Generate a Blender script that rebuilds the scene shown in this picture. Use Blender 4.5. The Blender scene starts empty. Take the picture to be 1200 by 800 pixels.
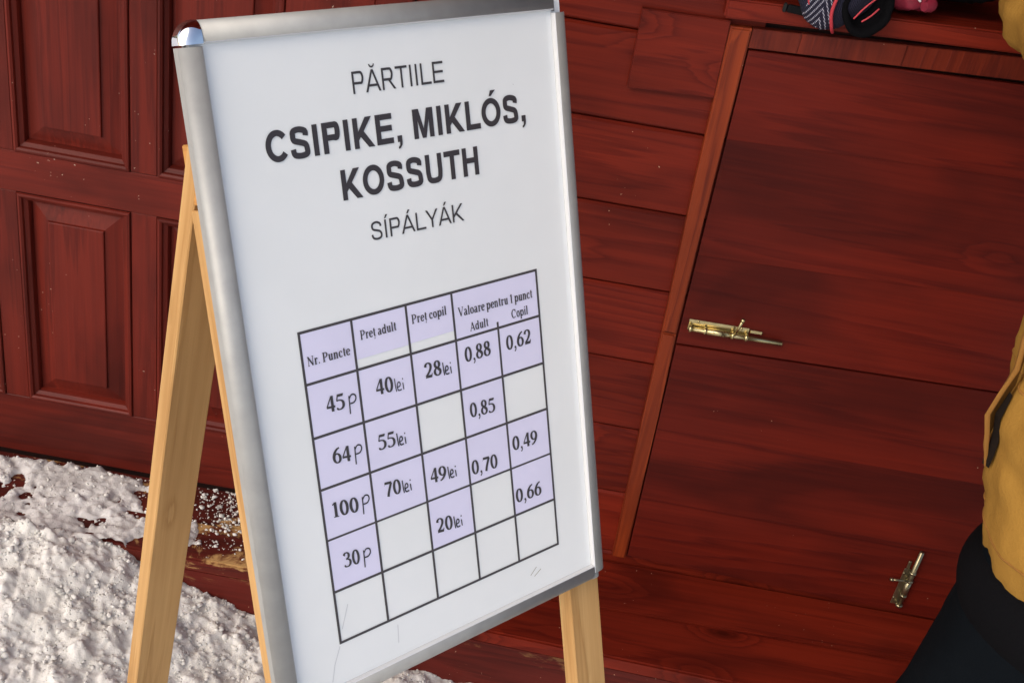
import bpy, bmesh, math, random, json
import numpy as np
from mathutils import Vector, Matrix, noise
random.seed(7)
S = bpy.context.scene
COL = S.collection
rad = math.radians

# ------------------------------------------------------------ camera
cam_d = bpy.data.cameras.new('camera'); cam = bpy.data.objects.new('camera', cam_d); COL.objects.link(cam)
CAMR = Matrix(((0.983885, -0.178797, -0.001402), (0.091875, 0.512268, -0.853897), (0.153393, 0.840008, 0.52044)))
cam.matrix_world = Matrix.Translation((0, 0, 1.716)) @ CAMR.to_4x4()
cam_d.sensor_width = 36; cam_d.lens = 42.75; cam_d.clip_start = 0.05; cam_d.clip_end = 500
S.camera = cam

# ------------------------------------------------------------ sky, sun, exposure
SUN_DIR = Vector((-0.85, -1.0, 1.1)).normalized()      # towards the sun
elev = math.asin(SUN_DIR.z); azim = math.atan2(SUN_DIR.x, SUN_DIR.y)
w = bpy.data.worlds.new('World'); S.world = w; w.use_nodes = True
nt = w.node_tree; bg = nt.nodes['Background']
sky = nt.nodes.new('ShaderNodeTexSky'); sky.sky_type = 'NISHITA'; sky.sun_disc = False
sky.sun_elevation = elev; sky.sun_rotation = azim
sky.air_density = 1.0; sky.dust_density = 4.0; sky.ozone_density = 1.0
nt.links.new(sky.outputs[0], bg.inputs[0]); bg.inputs[1].default_value = 0.15
sl = bpy.data.lights.new('sun', 'SUN'); sl.energy = 0.65; sl.angle = rad(75); sl.color = (1, 0.98, 0.945)
so = bpy.data.objects.new('sun', sl); COL.objects.link(so)
so.rotation_euler = SUN_DIR.to_track_quat('Z', 'Y').to_euler(); so.location = SUN_DIR * 10
S.view_settings.view_transform = 'Standard'; S.view_settings.look = 'None'
S.view_settings.exposure = 0.48; S.view_settings.gamma = 1

# ------------------------------------------------------------ node helpers
def new_mat(name):
    m = bpy.data.materials.new(name); m.use_nodes = True
    n = m.node_tree; b = n.nodes['Principled BSDF']
    return m, n, b
def N(nt, t, **k):
    n = nt.nodes.new(t)
    for a, v in k.items():
        if a.startswith('i_'): n.inputs[int(a[2:])].default_value = v
        else: setattr(n, a, v)
    return n
def L(nt, a, b): nt.links.new(a, b)
def ramp(nt, src, stops, interp='LINEAR'):
    r = N(nt, 'ShaderNodeValToRGB'); r.color_ramp.interpolation = interp
    e = r.color_ramp.elements
    while len(e) > 1: e.remove(e[-1])
    e[0].position = stops[0][0]; e[0].color = (*stops[0][1], 1) if isinstance(stops[0][1], tuple) else (stops[0][1],)*3 + (1,)
    for p, c in stops[1:]:
        x = e.new(p); x.color = (*c, 1) if isinstance(c, tuple) else (c, c, c, 1)
    L(nt, src, r.inputs[0]); return r.outputs[0]
def mixc(nt, fac, a, b, mode='MIX'):
    m = N(nt, 'ShaderNodeMix', data_type='RGBA', blend_type=mode)
    for sock, v in ((m.inputs[0], fac), (m.inputs[6], a), (m.inputs[7], b)):
        if hasattr(v, 'links'): L(nt, v, sock)
        elif isinstance(v, tuple): sock.default_value = (*v, 1)
        else: sock.default_value = v
    return m.outputs[2]
def mathn(nt, op, a, b=0.0):
    m = N(nt, 'ShaderNodeMath', operation=op)
    for sock, v in ((m.inputs[0], a), (m.inputs[1], b)):
        if hasattr(v, 'links'): L(nt, v, sock)
        else: sock.default_value = v
    return m.outputs[0]
def coords(nt, scale=(1, 1, 1), rnd=True, extra=(0, 0, 0)):
    tc = N(nt, 'ShaderNodeTexCoord'); out = tc.outputs['Object']
    if rnd:
        oi = N(nt, 'ShaderNodeObjectInfo')
        v = N(nt, 'ShaderNodeVectorMath', operation='SCALE'); v.inputs[0].default_value = (17.3, 9.1, 23.7)
        L(nt, oi.outputs['Random'], v.inputs['Scale'])
        ad = N(nt, 'ShaderNodeVectorMath', operation='ADD'); L(nt, out, ad.inputs[0]); L(nt, v.outputs[0], ad.inputs[1]); out = ad.outputs[0]
    mp = N(nt, 'ShaderNodeMapping'); mp.inputs['Scale'].default_value = scale; mp.inputs['Location'].default_value = extra
    L(nt, out, mp.inputs[0]); return mp.outputs[0]
def noise_t(nt, vec, scale, detail=3, rough=.55, dist=0):
    n = N(nt, 'ShaderNodeTexNoise'); L(nt, vec, n.inputs['Vector'])
    n.inputs['Scale'].default_value = scale; n.inputs['Detail'].default_value = detail
    n.inputs['Roughness'].default_value = rough; n.inputs['Distortion'].default_value = dist
    return n.outputs['Fac']

def wood(name, light, dark, axis=0, ring=26, knot=0.75, blotch=0.5, chips=0.0, chipcol=(.55, .42, .28), rough=.38, bump=.25, coat=0.0, tone=.15, wear=0.0, ks=(4.2, 9.5), pushk=3.0, bls=(2.6, 7)):
    m, nt, b = new_mat(name)
    def sc(al, ac):
        v = [ac, ac, ac]; v[axis] = al; return tuple(v)
    # fine fibres
    fib = noise_t(nt, coords(nt, sc(3.5, 150)), 1, 4, .65)
    fib2 = noise_t(nt, coords(nt, sc(2.2, 60)), 1, 3, .6)
    # knots push the rings round them
    kv = coords(nt, sc(*ks))
    vo = N(nt, 'ShaderNodeTexVoronoi'); L(nt, kv, vo.inputs['Vector']); vo.inputs['Scale'].default_value = 1; vo.inputs['Randomness'].default_value = 1
    sep = N(nt, 'ShaderNodeSeparateColor'); L(nt, vo.outputs['Color'], sep.inputs[0])
    present = mathn(nt, 'GREATER_THAN', sep.outputs[0], 1 - knot)
    near = ramp(nt, vo.outputs['Distance'], [(0.0, 1.0), (.42, 0.0)], 'EASE')
    push = mathn(nt, 'MULTIPLY', near, present)
    bands = noise_t(nt, coords(nt, sc(.30, 3.4)), 1, 1.5, .5)
    ang = mathn(nt, 'ADD', mathn(nt, 'MULTIPLY', bands, ring * 1.6), mathn(nt, 'MULTIPLY', push, pushk))
    ang = mathn(nt, 'ADD', ang, mathn(nt, 'MULTIPLY', fib2, 1.6))
    fr = mathn(nt, 'FRACT', ang)
    ringv = ramp(nt, fr, [(0, 0.0), (.55, .35), (.86, 1.0), (1, 0.0)])
    g = mathn(nt, 'ADD', mathn(nt, 'MULTIPLY', ringv, .36), mathn(nt, 'MULTIPLY', fib, .62))
    g = mathn(nt, 'ADD', g, mathn(nt, 'MULTIPLY', fib2, .35))
    col = mixc(nt, ramp(nt, g, [(.32, 0.0), (1.0, 1.0)]), light, dark)
    # knot hearts
    kc = ramp(nt, vo.outputs['Distance'], [(.045, 1.0), (.10, .55), (.19, 0.0)], 'EASE')
    kf = mathn(nt, 'MULTIPLY', kc, present)
    col = mixc(nt, mathn(nt, 'MULTIPLY', kf, .8), col, tuple(c * .28 for c in dark))
    # uneven stain
    bl = noise_t(nt, coords(nt, sc(*bls)), 1, 3, .55, .4)
    col = mixc(nt, mathn(nt, 'MULTIPLY', ramp(nt, bl, [(.47, 0.0), (.66, 1.0)]), blotch), col, tuple(c * .45 for c in dark))
    # board to board tone
    oi = N(nt, 'ShaderNodeObjectInfo')
    mr = N(nt, 'ShaderNodeMapRange'); mr.inputs[3].default_value = 1 - tone; mr.inputs[4].default_value = 1 + tone; L(nt, oi.outputs['Random'], mr.inputs[0])
    hs = N(nt, 'ShaderNodeHueSaturation'); L(nt, mr.outputs[0], hs.inputs['Value']); L(nt, col, hs.inputs['Color']); col = hs.outputs[0]
    if wear > 0:
        wn = noise_t(nt, coords(nt, (9, 9, 22)), 1, 6, .7, .4)
        col = mixc(nt, ramp(nt, wn, [(.60 - .05*wear, 0.0), (.66 - .04*wear, wear)]), col, (.42, .25, .10))
    if chips > 0:
        c1 = noise_t(nt, coords(nt, (150, 150, 150)), 1, 2, .5)
        c2 = noise_t(nt, coords(nt, (5, 5, 5)), 1, 2, .5)
        cc = mathn(nt, 'MULTIPLY', mathn(nt, 'GREATER_THAN', c1, .785 - chips * .05), mathn(nt, 'GREATER_THAN', c2, .60 - chips * .08))
        col = mixc(nt, mathn(nt, 'MULTIPLY', cc, .75), col, chipcol)
    L(nt, col, b.inputs['Base Color'])
    rr = ramp(nt, bl, [(.3, rough), (.75, rough + .2)])
    L(nt, rr, b.inputs['Roughness'])
    b.inputs['Specular IOR Level'].default_value = .16
    b.inputs['Coat Weight'].default_value = coat; b.inputs['Coat Roughness'].default_value = .3
    bp = N(nt, 'ShaderNodeBump'); bp.inputs['Strength'].default_value = bump; bp.inputs['Distance'].default_value = .0012
    L(nt, mathn(nt, 'ADD', mathn(nt, 'MULTIPLY', fib, .8), mathn(nt, 'MULTIPLY', ringv, .6)), bp.inputs['Height']); L(nt, bp.outputs[0], b.inputs['Normal'])
    return m

RL, RD = (.175, .0165, .0065), (.075, .0060, .0032)
M = {}
M['red_x'] = wood('red stained spruce horizontal', RL, RD, 0, ring=16, chips=.3, knot=.85)
M['red_z'] = wood('red stained spruce vertical', RL, RD, 2, chips=.4)
M['trim_z'] = wood('orange red trim vertical', (.31, .049, .0105), (.11, .012, .004), 2, ring=10, knot=.15, blotch=.25, chips=.5, rough=.36, coat=.12)
M['trim_x'] = wood('orange red trim crossgrain', (.16, .020, .007), (.070, .0075, .004), 2, ring=16, knot=.2, blotch=.45, chips=.7, rough=.36, coat=.12)
M['hatch'] = wood('red stained hatch board', (.135, .0110, .0046), (.062, .0046, .0026), 0, ring=9, knot=.12, blotch=.62, chips=.12, rough=.42, tone=.05, bls=(1.8, 5))  # darker base stands in for light falling off to the right
M['door'] = wood('brown red door wood', (.140, .0150, .0080), (.066, .0072, .0046), 2, ring=6, knot=.0, blotch=.55, chips=.8, chipcol=(.5, .38, .3), rough=.40, tone=.10, coat=.05)
M['door_x'] = wood('brown red door rail wood', (.140, .0150, .0080), (.066, .0072, .0046), 0, ring=6, knot=.0, blotch=.55, chips=.8, chipcol=(.5, .38, .3), rough=.40, tone=.10, coat=.05)
M['step'] = wood('worn red step board', (.10, .014, .009), (.045, .008, .006), 0, ring=18, knot=.3, blotch=.7, chips=.8, rough=.45, wear=1.0)
M['riser'] = wood('red step riser', (.125, .016, .011), (.055, .008, .006), 0, ring=18, knot=.3, blotch=.5, chips=.7, rough=.45, wear=.25)
M['pine'] = wood('bare pine', (.57, .345, .140), (.37, .195, .066), 2, ring=10, knot=.5, ks=(8, 24), pushk=.9, blotch=.16, rough=.55, bump=.3, tone=.03)
M['pine_end'] = wood('bare pine rail', (.58, .29, .085), (.40, .19, .055), 1, ring=18, knot=.0, blotch=.1, rough=.6, bump=.3, tone=.02)

def plain(name, col, rough=.5, metal=0, spec=.5, bump=0, bscale=200, var=0, vscale=20):
    m, nt, b = new_mat(name)
    c = col
    if var:
        n = noise_t(nt, coords(nt), vscale, 4)
        out = mixc(nt, ramp(nt, n, [(.35, 0.0), (.7, 1.0)]), col, tuple(x * (1 - var) for x in col)); L(nt, out, b.inputs['Base Color'])
    else: b.inputs['Base Color'].default_value = (*col, 1)
    b.inputs['Roughness'].default_value = rough; b.inputs['Metallic'].default_value = metal; b.inputs['Specular IOR Level'].default_value = spec
    if bump:
        bp = N(nt, 'ShaderNodeBump'); bp.inputs['Strength'].default_value = bump; bp.inputs['Distance'].default_value = .002
        L(nt, noise_t(nt, coords(nt), bscale, 3), bp.inputs['Height']); L(nt, bp.outputs[0], b.inputs['Normal'])
    return m
M['alu'] = plain('satin aluminium', (.37, .37, .355), .52, .3, .5, bump=.03, bscale=500, var=.12, vscale=40)
M['lip'] = plain('white plastic lip', (.62, .63, .64), .5)
M['chrome'] = plain('chrome cap', (.86, .84, .84), .06, 1)
M['dark_metal'] = plain('dark corner clip', (.10, .09, .09), .45, .6)
M['brass'] = plain('brassed steel', (.62, .52, .27), .25, .95, var=.2, vscale=60)
M['brass_dull'] = plain('tarnished steel', (.34, .30, .19), .33, .9, var=.3, vscale=60)
M['ink'] = plain('black print', (.040, .036, .040), .5)
M['ink_bold'] = plain('heavy black print', (.036, .030, .034), .45)
M['pen'] = plain('marker pen', (.02, .02, .026), .5)
M['grid'] = plain('dark grey tape line', (.052, .046, .050), .5)
M['slip'] = plain('lilac white paper', (.72, .70, .88), .6, bump=.15, bscale=30, var=.04, vscale=12)
M['slip_warm'] = plain('cream white film', (.74, .75, .70), .6)
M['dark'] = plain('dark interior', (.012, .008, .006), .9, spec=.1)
M['back'] = plain('dark backing', (.03, .008, .006), .8)
M['boots'] = plain('black boot rubber', (.012, .012, .012), .6, spec=.2, bump=.1)
M['skin'] = plain('skin', (.62, .36, .26), .5, var=.08)
M['hair'] = plain('brown hair', (.05, .03, .02), .6, bump=.4, bscale=300)
M['black_knit'] = plain('black fleece', (.004, .004, .005), .95, spec=.05, bump=.5, bscale=350)
M['navy'] = plain('navy black trousers', (.0035, .005, .007), .95, spec=.05, bump=.4, bscale=500, var=.2, vscale=8)
M['jacket'] = plain('mustard jacket cloth', (.33, .175, .034), .9, spec=.1, bump=.5, bscale=260, var=.12, vscale=9)
M['jacket_edge'] = plain('mustard jacket lining edge', (.24, .11, .022), .8, spec=.25, bump=.2, bscale=400)
M['black'] = plain('black webbing', (.006, .006, .007), .8, spec=.1, bump=.3, bscale=600)
M['pink'] = plain('crimson pink fabric', (.26, .010, .035), .7, bump=.3, bscale=90, var=.35, vscale=60)
M['piping'] = plain('red piping', (.48, .035, .05), .5)
M['white_pen'] = plain('pale print', (.7, .68, .7), .6)

def knit_mat():
    m, nt, b = new_mat('navy knit with white chevrons')
    tc = N(nt, 'ShaderNodeTexCoord'); sp = N(nt, 'ShaderNodeSeparateXYZ'); L(nt, tc.outputs['Object'], sp.inputs[0])
    x, z = sp.outputs[0], sp.outputs[2]
    zig = mathn(nt, 'ABSOLUTE', mathn(nt, 'SUBTRACT', mathn(nt, 'FRACT', mathn(nt, 'MULTIPLY', mathn(nt, 'ADD', x, .023), 18.0)), .5))
    v = mathn(nt, 'FRACT', mathn(nt, 'ADD', mathn(nt, 'MULTIPLY', z, 62.0), mathn(nt, 'MULTIPLY', zig, -7.5)))
    line = mathn(nt, 'GREATER_THAN', v, .68)
    dx = mathn(nt, 'GREATER_THAN', mathn(nt, 'FRACT', mathn(nt, 'MULTIPLY', mathn(nt, 'ADD', x, z), 300.0)), .38)
    side = mathn(nt, 'MULTIPLY', mathn(nt, 'LESS_THAN', x, -.006), mathn(nt, 'GREATER_THAN', x, -.046))
    f = mathn(nt, 'MULTIPLY', mathn(nt, 'MULTIPLY', line, dx), side)
    L(nt, mixc(nt, f, (.006, .006, .022), (.34, .34, .42)), b.inputs['Base Color'])
    b.inputs['Roughness'].default_value = .9
    wv = N(nt, 'ShaderNodeTexWave'); wv.inputs['Scale'].default_value = 120; L(nt, tc.outputs['Object'], wv.inputs['Vector'])
    bp = N(nt, 'ShaderNodeBump'); bp.inputs['Strength'].default_value = .5; bp.inputs['Distance'].default_value = .002
    L(nt, wv.outputs['Fac'], bp.inputs['Height']); L(nt, bp.outputs[0], b.inputs['Normal'])
    return m
M['knit'] = knit_mat()

def poster_mat():
    m, nt, b = new_mat('white poster film')
    n = noise_t(nt, coords(nt, (1, 1, 1), False), 5, 3)
    c = mixc(nt, ramp(nt, n, [(.35, 0.0), (.7, 1.0)]), (.81, .83, .825), (.775, .795, .785))
    s = noise_t(nt, coords(nt, (60, 60, 60), False), 1, 2); s2 = noise_t(nt, coords(nt, (4, 4, 4), False), 1, 2)
    sm = mathn(nt, 'MULTIPLY', mathn(nt, 'GREATER_THAN', s, .77), mathn(nt, 'GREATER_THAN', s2, .5))
    c = mixc(nt, mathn(nt, 'MULTIPLY', sm, .35), c, (.35, .35, .36))
    L(nt, c, b.inputs['Base Color']); b.inputs['Roughness'].default_value = .32; b.inputs['Specular IOR Level'].default_value = .4
    bp = N(nt, 'ShaderNodeBump'); bp.inputs['Strength'].default_value = .25; bp.inputs['Distance'].default_value = .004
    L(nt, noise_t(nt, coords(nt, (1, 1, 1), False), 9, 2), bp.inputs['Height']); L(nt, bp.outputs[0], b.inputs['Normal'])
    return m
M['poster'] = poster_mat()

def snow_mat(name, c1, c2, dirt):
    m, nt, b = new_mat(name)
    v = coords(nt, (1, 1, 1), False)
    n = noise_t(nt, v, 9, 4, .6)
    c = mixc(nt, ramp(nt, n, [(.38, 0.0), (.62, 1.0)]), c1, c2)
    d = noise_t(nt, v, 4.5, 6, .65, .5)
    c = mixc(nt, ramp(nt, d, [(.56, 0.0), (.72, dirt)]), c, (.42, .36, .32))
    sp = noise_t(nt, v, 130, 2, .5)
    c = mixc(nt, ramp(nt, sp, [(.74, 0.0), (.78, .6)]), c, (.16, .12, .10))
    L(nt, c, b.inputs['Base Color']); b.inputs['Roughness'].default_value = .75
    b.inputs['Subsurface Weight'].default_value = .6; b.inputs['Subsurface Radius'].default_value = (.012, .012, .013); b.inputs['Subsurface Scale'].default_value = 1.0
    h = mathn(nt, 'ADD', noise_t(nt, v, 220, 5, .7), mathn(nt, 'MULTIPLY', noise_t(nt, v, 600, 3, .6), .5))
    bp = N(nt, 'ShaderNodeBump'); bp.inputs['Strength'].default_value = .6; bp.inputs['Distance'].default_value = .003
    L(nt, h, bp.inputs['Height']); L(nt, bp.outputs[0], b.inputs['Normal'])
    return m
M['snow'] = snow_mat('old trodden snow', (.76, .745, .715), (.66, .64, .60), .45)
M['slush'] = snow_mat('thin grey slush', (.70, .685, .67), (.50, .475, .46), .8)

# ------------------------------------------------------------ mesh helpers
def link(o, parent=None):
    COL.objects.link(o)
    if parent: o.parent = parent
    return o
def obj(name, bm, mat, parent=None, smooth=False, loc=None, rot=None):
    me = bpy.data.meshes.new(name)
    bmesh.ops.recalc_face_normals(bm, faces=bm.faces)
    bm.to_mesh(me); bm.free()
    mats = mat if isinstance(mat, (list, tuple)) else [mat]
    for x in mats: me.materials.append(x)
    if smooth:
        for p in me.polygons: p.use_smooth = True
    o = bpy.data.objects.new(name, me)
    if loc: o.location = loc
    if rot: o.rotation_euler = rot
    return link(o, parent)
def inst(o, parent, loc):
    c = o.copy(); c.parent = parent; c.location = loc; COL.objects.link(c); return c
def empty(name, loc, rz=0, **p):
    o = bpy.data.objects.new(name, None); o.location = loc; o.rotation_euler = (0, 0, rz); o.empty_display_size = .1
    COL.objects.link(o)
    for k, v in p.items(): o[k] = v
    return o
def tag(o, **p):
    for k, v in p.items(): o[k] = v
    return o
def box(bm, x0, x1, y0, y1, z0, z1, bev=0.0, seg=1, mi=0):
    vs = [bm.verts.new(p) for p in ((x0, y0, z0), (x1, y0, z0), (x1, y1, z0), (x0, y1, z0), (x0, y0, z1), (x1, y0, z1), (x1, y1, z1), (x0, y1, z1))]
    fs = [bm.faces.new([vs[i] for i in f]) for f in ((0, 1, 2, 3), (4, 7, 6, 5), (0, 4, 5, 1), (1, 5, 6, 2), (2, 6, 7, 3), (3, 7, 4, 0))]
    for f in fs: f.material_index = mi
    if bev: bmesh.ops.bevel(bm, geom=list({e for f in fs for e in f.edges}), offset=bev, segments=seg, affect='EDGES', profile=.6)
    return vs
def prism(bm, pts, y0, y1, bev=0.0, mi=0):
    """polygon in x,z swept from y0 (front) to y1 (back)"""
    a = [bm.verts.new((x, y0, z)) for x, z in pts]; b = [bm.verts.new((x, y1, z)) for x, z in pts]
    n = len(pts); fs = [bm.faces.new(a), bm.faces.new(b[::-1])]
    for i in range(n): fs.append(bm.faces.new((a[i], b[i], b[(i+1) % n], a[(i+1) % n])))
    for f in fs: f.material_index = mi
    if bev:
        es = [e for e in fs[0].edges]; bmesh.ops.bevel(bm, geom=es, offset=bev, segments=2, affect='EDGES')
def tube(bm, p0, p1, r0, r1=None, n=16, cap=True, mi=0):
    r1 = r0 if r1 is None else r1
    p0, p1 = Vector(p0), Vector(p1); d = (p1 - p0).normalized(); u = d.orthogonal().normalized(); v = d.cross(u)
    A, B = [], []
    for i in range(n):
        t = 2*math.pi*i/n; q = u*math.cos(t) + v*math.sin(t)
        A.append(bm.verts.new(p0 + q*r0)); B.append(bm.verts.new(p1 + q*r1))
    fs = [bm.faces.new((A[i], A[(i+1) % n], B[(i+1) % n], B[i])) for i in range(n)]
    if cap: fs += [bm.faces.new(A[::-1]), bm.faces.new(B)]
    for f in fs: f.material_index = mi; f.smooth = True
def path_tube(bm, pts, rs, n=14, smooth=3, fold=0.0, seed=0, mi=0, flat=1.0):
    P = [Vector(p) for p in pts]; R_ = list(rs)
    Q, RR = [], []
    for i in range(len(P)-1):
        p0, p1, p2, p3 = P[max(i-1, 0)], P[i], P[i+1], P[min(i+2, len(P)-1)]
        k = smooth*4
        for j in range(k):
            t = j/k
            Q.append(.5*((2*p1)+(p2-p0)*t+(2*p0-5*p1+4*p2-p3)*t*t+(3*p1-p0-3*p2+p3)*t**3)); RR.append(R_[i]*(1-t)+R_[i+1]*t)
    Q.append(P[-1]); RR.append(R_[-1])
    up = None; rings = []
    for i, q in enumerate(Q):
        d = (Q[min(i+1, len(Q)-1)] - Q[max(i-1, 0)]).normalized()
        up = d.orthogonal().normalized() if up is None else (up - d*up.dot(d)).normalized()
        v = d.cross(up); ring = []
        for a in range(n):
            t = 2*math.pi*a/n; dirv = up*math.cos(t) + v*math.sin(t)*flat
            r = RR[i]
            if fold: r += fold*(noise.noise(q*9 + dirv*2.2 + Vector((seed, 0, 0))) + .5*math.sin(i*1.1 + 3*t + seed))
            ring.append(bm.verts.new(q + dirv*r))
        rings.append(ring)
    for i in range(len(rings)-1):
        for a in range(n):
            f = bm.faces.new((rings[i][a], rings[i][(a+1) % n], rings[i+1][(a+1) % n], rings[i+1][a])); f.smooth = True; f.material_index = mi
    for r in (rings[0][::-1], rings[-1]):
        f = bm.faces.new(r); f.material_index = mi
def loft(bm, rows, n=48, fold=None, sub=6, cap=True, mi=0):
    """rows of (cx, cy, z, rx, ry)"""
    Q = []
    for i in range(len(rows)-1):
        p0, p1, p2, p3 = [np.array(rows[max(0, min(len(rows)-1, j))], float) for j in (i-1, i, i+1, i+2)]
        for j in range(sub):
            t = j/sub; Q.append(.5*((2*p1)+(p2-p0)*t+(2*p0-5*p1+4*p2-p3)*t*t+(3*p1-p0-3*p2+p3)*t**3))
    Q.append(np.array(rows[-1], float)); rings = []
    for q in Q:
        ring = []
        for a in range(n):
            t = 2*math.pi*a/n; k = 1 + (fold(t, q[2]) if fold else 0)
            ring.append(bm.verts.new((q[0] + q[3]*k*math.cos(t), q[1] + q[4]*k*math.sin(t), q[2])))
        rings.append(ring)
    for i in range(len(rings)-1):
        for a in range(n):
            f = bm.faces.new((rings[i][a], rings[i][(a+1) % n], rings[i+1][(a+1) % n], rings[i+1][a])); f.smooth = True; f.material_index = mi
    if cap: bm.faces.new(rings[0][::-1]); bm.faces.new(rings[-1])

# ============================================================ KIOSK
W = 1.872                                   # face of the boarded wall
K = empty('wooden_kiosk', (0, W, 0), label='dark red stained wooden ski hut wall with panelled door, counter shelf and bolted hatch', category='hut')
def kobj(name, bm, mat, parent=None, **k):
    """meshes are written in wall coordinates: x, depth behind the wall face, z"""
    return obj(name, bm, mat, parent or K, **k)

# backing behind the boards (kept in one piece), with the counter opening left free
bm = bmesh.new()
box(bm, -2.6, .30, .026, .06, -.15, 2.35); box(bm, .3005, 1.35, .026, .06, -.15, 1.22); box(bm, 1.3505, 2.6, .026, .06, -.15, 2.35); box(bm, .3005, 1.35, .026, .06, 1.85, 2.35)
kobj('wall_backing', bm, M['back'])
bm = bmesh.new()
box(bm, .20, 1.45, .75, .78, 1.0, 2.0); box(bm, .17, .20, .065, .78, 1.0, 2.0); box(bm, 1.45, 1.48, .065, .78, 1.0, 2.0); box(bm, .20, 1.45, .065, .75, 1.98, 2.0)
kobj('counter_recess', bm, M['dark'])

# horizontal boards, top edge chamfered, tongue gap under each
def plank(x0, x1, z0, z1, tilt0=0, tilt1=0):
    bm = bmesh.new(); c = .0035; d = .022
    prof = [(d, 0.0), (.0035, 0.0), (.0, c), (.0, -c), (.0045, 0.0), (d, 0.0)]
    rows = []
    for x, t in ((x0, tilt0), (x1, tilt1)):
        zz0, zz1 = z0 + .0015 + t, z1 - .0015 + t
        rows.append([bm.verts.new(p) for p in ((x, d, zz0), (x, .003, zz0), (x, 0, zz0 + .003), (x, 0, zz1 - .004), (x, .005, zz1), (x, d, zz1))])
    n = 6
    for i in range(n): bm.faces.new((rows[0][i], rows[0][(i+1) % n], rows[1][(i+1) % n], rows[1][i]))
    bm.faces.new(rows[0][::-1]); bm.faces.new(rows[1])
    return kobj('wall_plank', bm, M['red_x'])
seams = [-.015, .135, .282, .432, .578, .728, .875, 1.020, 1.171, 1.318, 1.466, 1.614, 1.762, 1.91, 2.058, 2.206, 2.35]
for i in range(len(seams) - 1):
    z0, z1 = seams[i], seams[i+1]
    j = random.uniform(-.0012, .0012)
    if z1 < 1.25 or z0 > 1.85: plank(-.238, 2.4, z0, z1, -.004 if .5 < z0 < 1.2 else 0, .02 if .5 < z0 < 1.2 else 0)
    else:
        plank(-.238, .298 if z0 > 1.2 else .298, z0, z1, -.003, 0); plank(1.352, 2.4, z0, z1)
    plank(-2.4, -1.302, z0, z1)
for z0, z1 in ((2.115, 2.23), (2.232, 2.35)): plank(-1.298, -.242, z0, z1)

# small board nailed on beside the hatch
bm = bmesh.new(); prism(bm, [(.108, 1.208), (.110, 1.081), (.2475, 1.0895), (.2435, 1.213)], -.0135, -.0005, .0015)
kobj('cover_board', bm, M['red_x'])
# frame strips round the hatch
def strip(name, pts, mat, y0=-.019, y1=-.0005, bev=.003):
    bm = bmesh.new(); prism(bm, pts, y0, y1, bev); return kobj(name, bm, mat)
strip('hatch_trim', [(.2445, 1.2065), (.250, .929), (.259, .661), (.284, .661), (.279, .935), (.2772, 1.2085)], M['trim_z'])
strip('hatch_trim', [(.2595, .6585), (.264, .481), (.2745, .137), (.3005, .137), (.291, .487), (.2845, .6585)], M['trim_z'], -.017)
xs = [.2785, .353, .512, 1.10]
top = lambda x: 1.2065 + .075*(x - .248); bot = lambda x: 1.1785 + .062*(x - .28)
for i in range(len(xs)-1):
    a, b = xs[i] + .0002, xs[i+1] - .0002
    p = [(a, top(a)), (a, bot(a)), (b, bot(b)), (b, top(b))]
    strip('hatch_trim', p, M['trim_x'], -.0165 - .0003*i, -.0005, .0010)
strip('hatch_trim', [(1.071, 1.225), (1.071, .136), (1.10, .136), (1.10, 1.225)], M['trim_z'])

# two hatch doors, each of glued boards
def hatch(label, lz, rz, seamz, mat):
    """lz/rz: bottom and top heights at the left and right edge"""
    xl0, xl1, xr = lz[2], lz[3], 1.067
    bm = bmesh.new(); prism(bm, [(xl0+.002, lz[0]+.002), (xr-.002, rz[0]+.002), (xr-.002, rz[1]-.002), (xl1+.002, lz[1]-.002)], -.0045, -.0006)
    h = kobj('hatch_door', bm, M['back']); h['label'] = label
    lev = [0.0] + seamz + [1.0]
    for i in range(len(lev)-1):
        t0, t1 = lev[i], lev[i+1]
        L0, L1 = lz[0] + (lz[1]-lz[0])*t0, lz[0] + (lz[1]-lz[0])*t1; R0, R1 = rz[0] + (rz[1]-rz[0])*t0, rz[0] + (rz[1]-rz[0])*t1
        xa, xb = xl0 + (xl1-xl0)*t0, xl0 + (xl1-xl0)*t1
        g0 = .0001 if i else 0; g1 = .0001 if i < len(lev)-2 else 0
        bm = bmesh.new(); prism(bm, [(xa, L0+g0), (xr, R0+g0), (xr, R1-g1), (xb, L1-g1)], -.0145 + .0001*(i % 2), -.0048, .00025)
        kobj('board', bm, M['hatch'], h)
    return h
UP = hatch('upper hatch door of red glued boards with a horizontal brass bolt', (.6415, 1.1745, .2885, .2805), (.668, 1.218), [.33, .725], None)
LO = hatch('lower hatch door of red glued boards with a vertical bolt', (.1445, .6375, .3035, .2895), (.1215, .664), [.30, .63], None)

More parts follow.
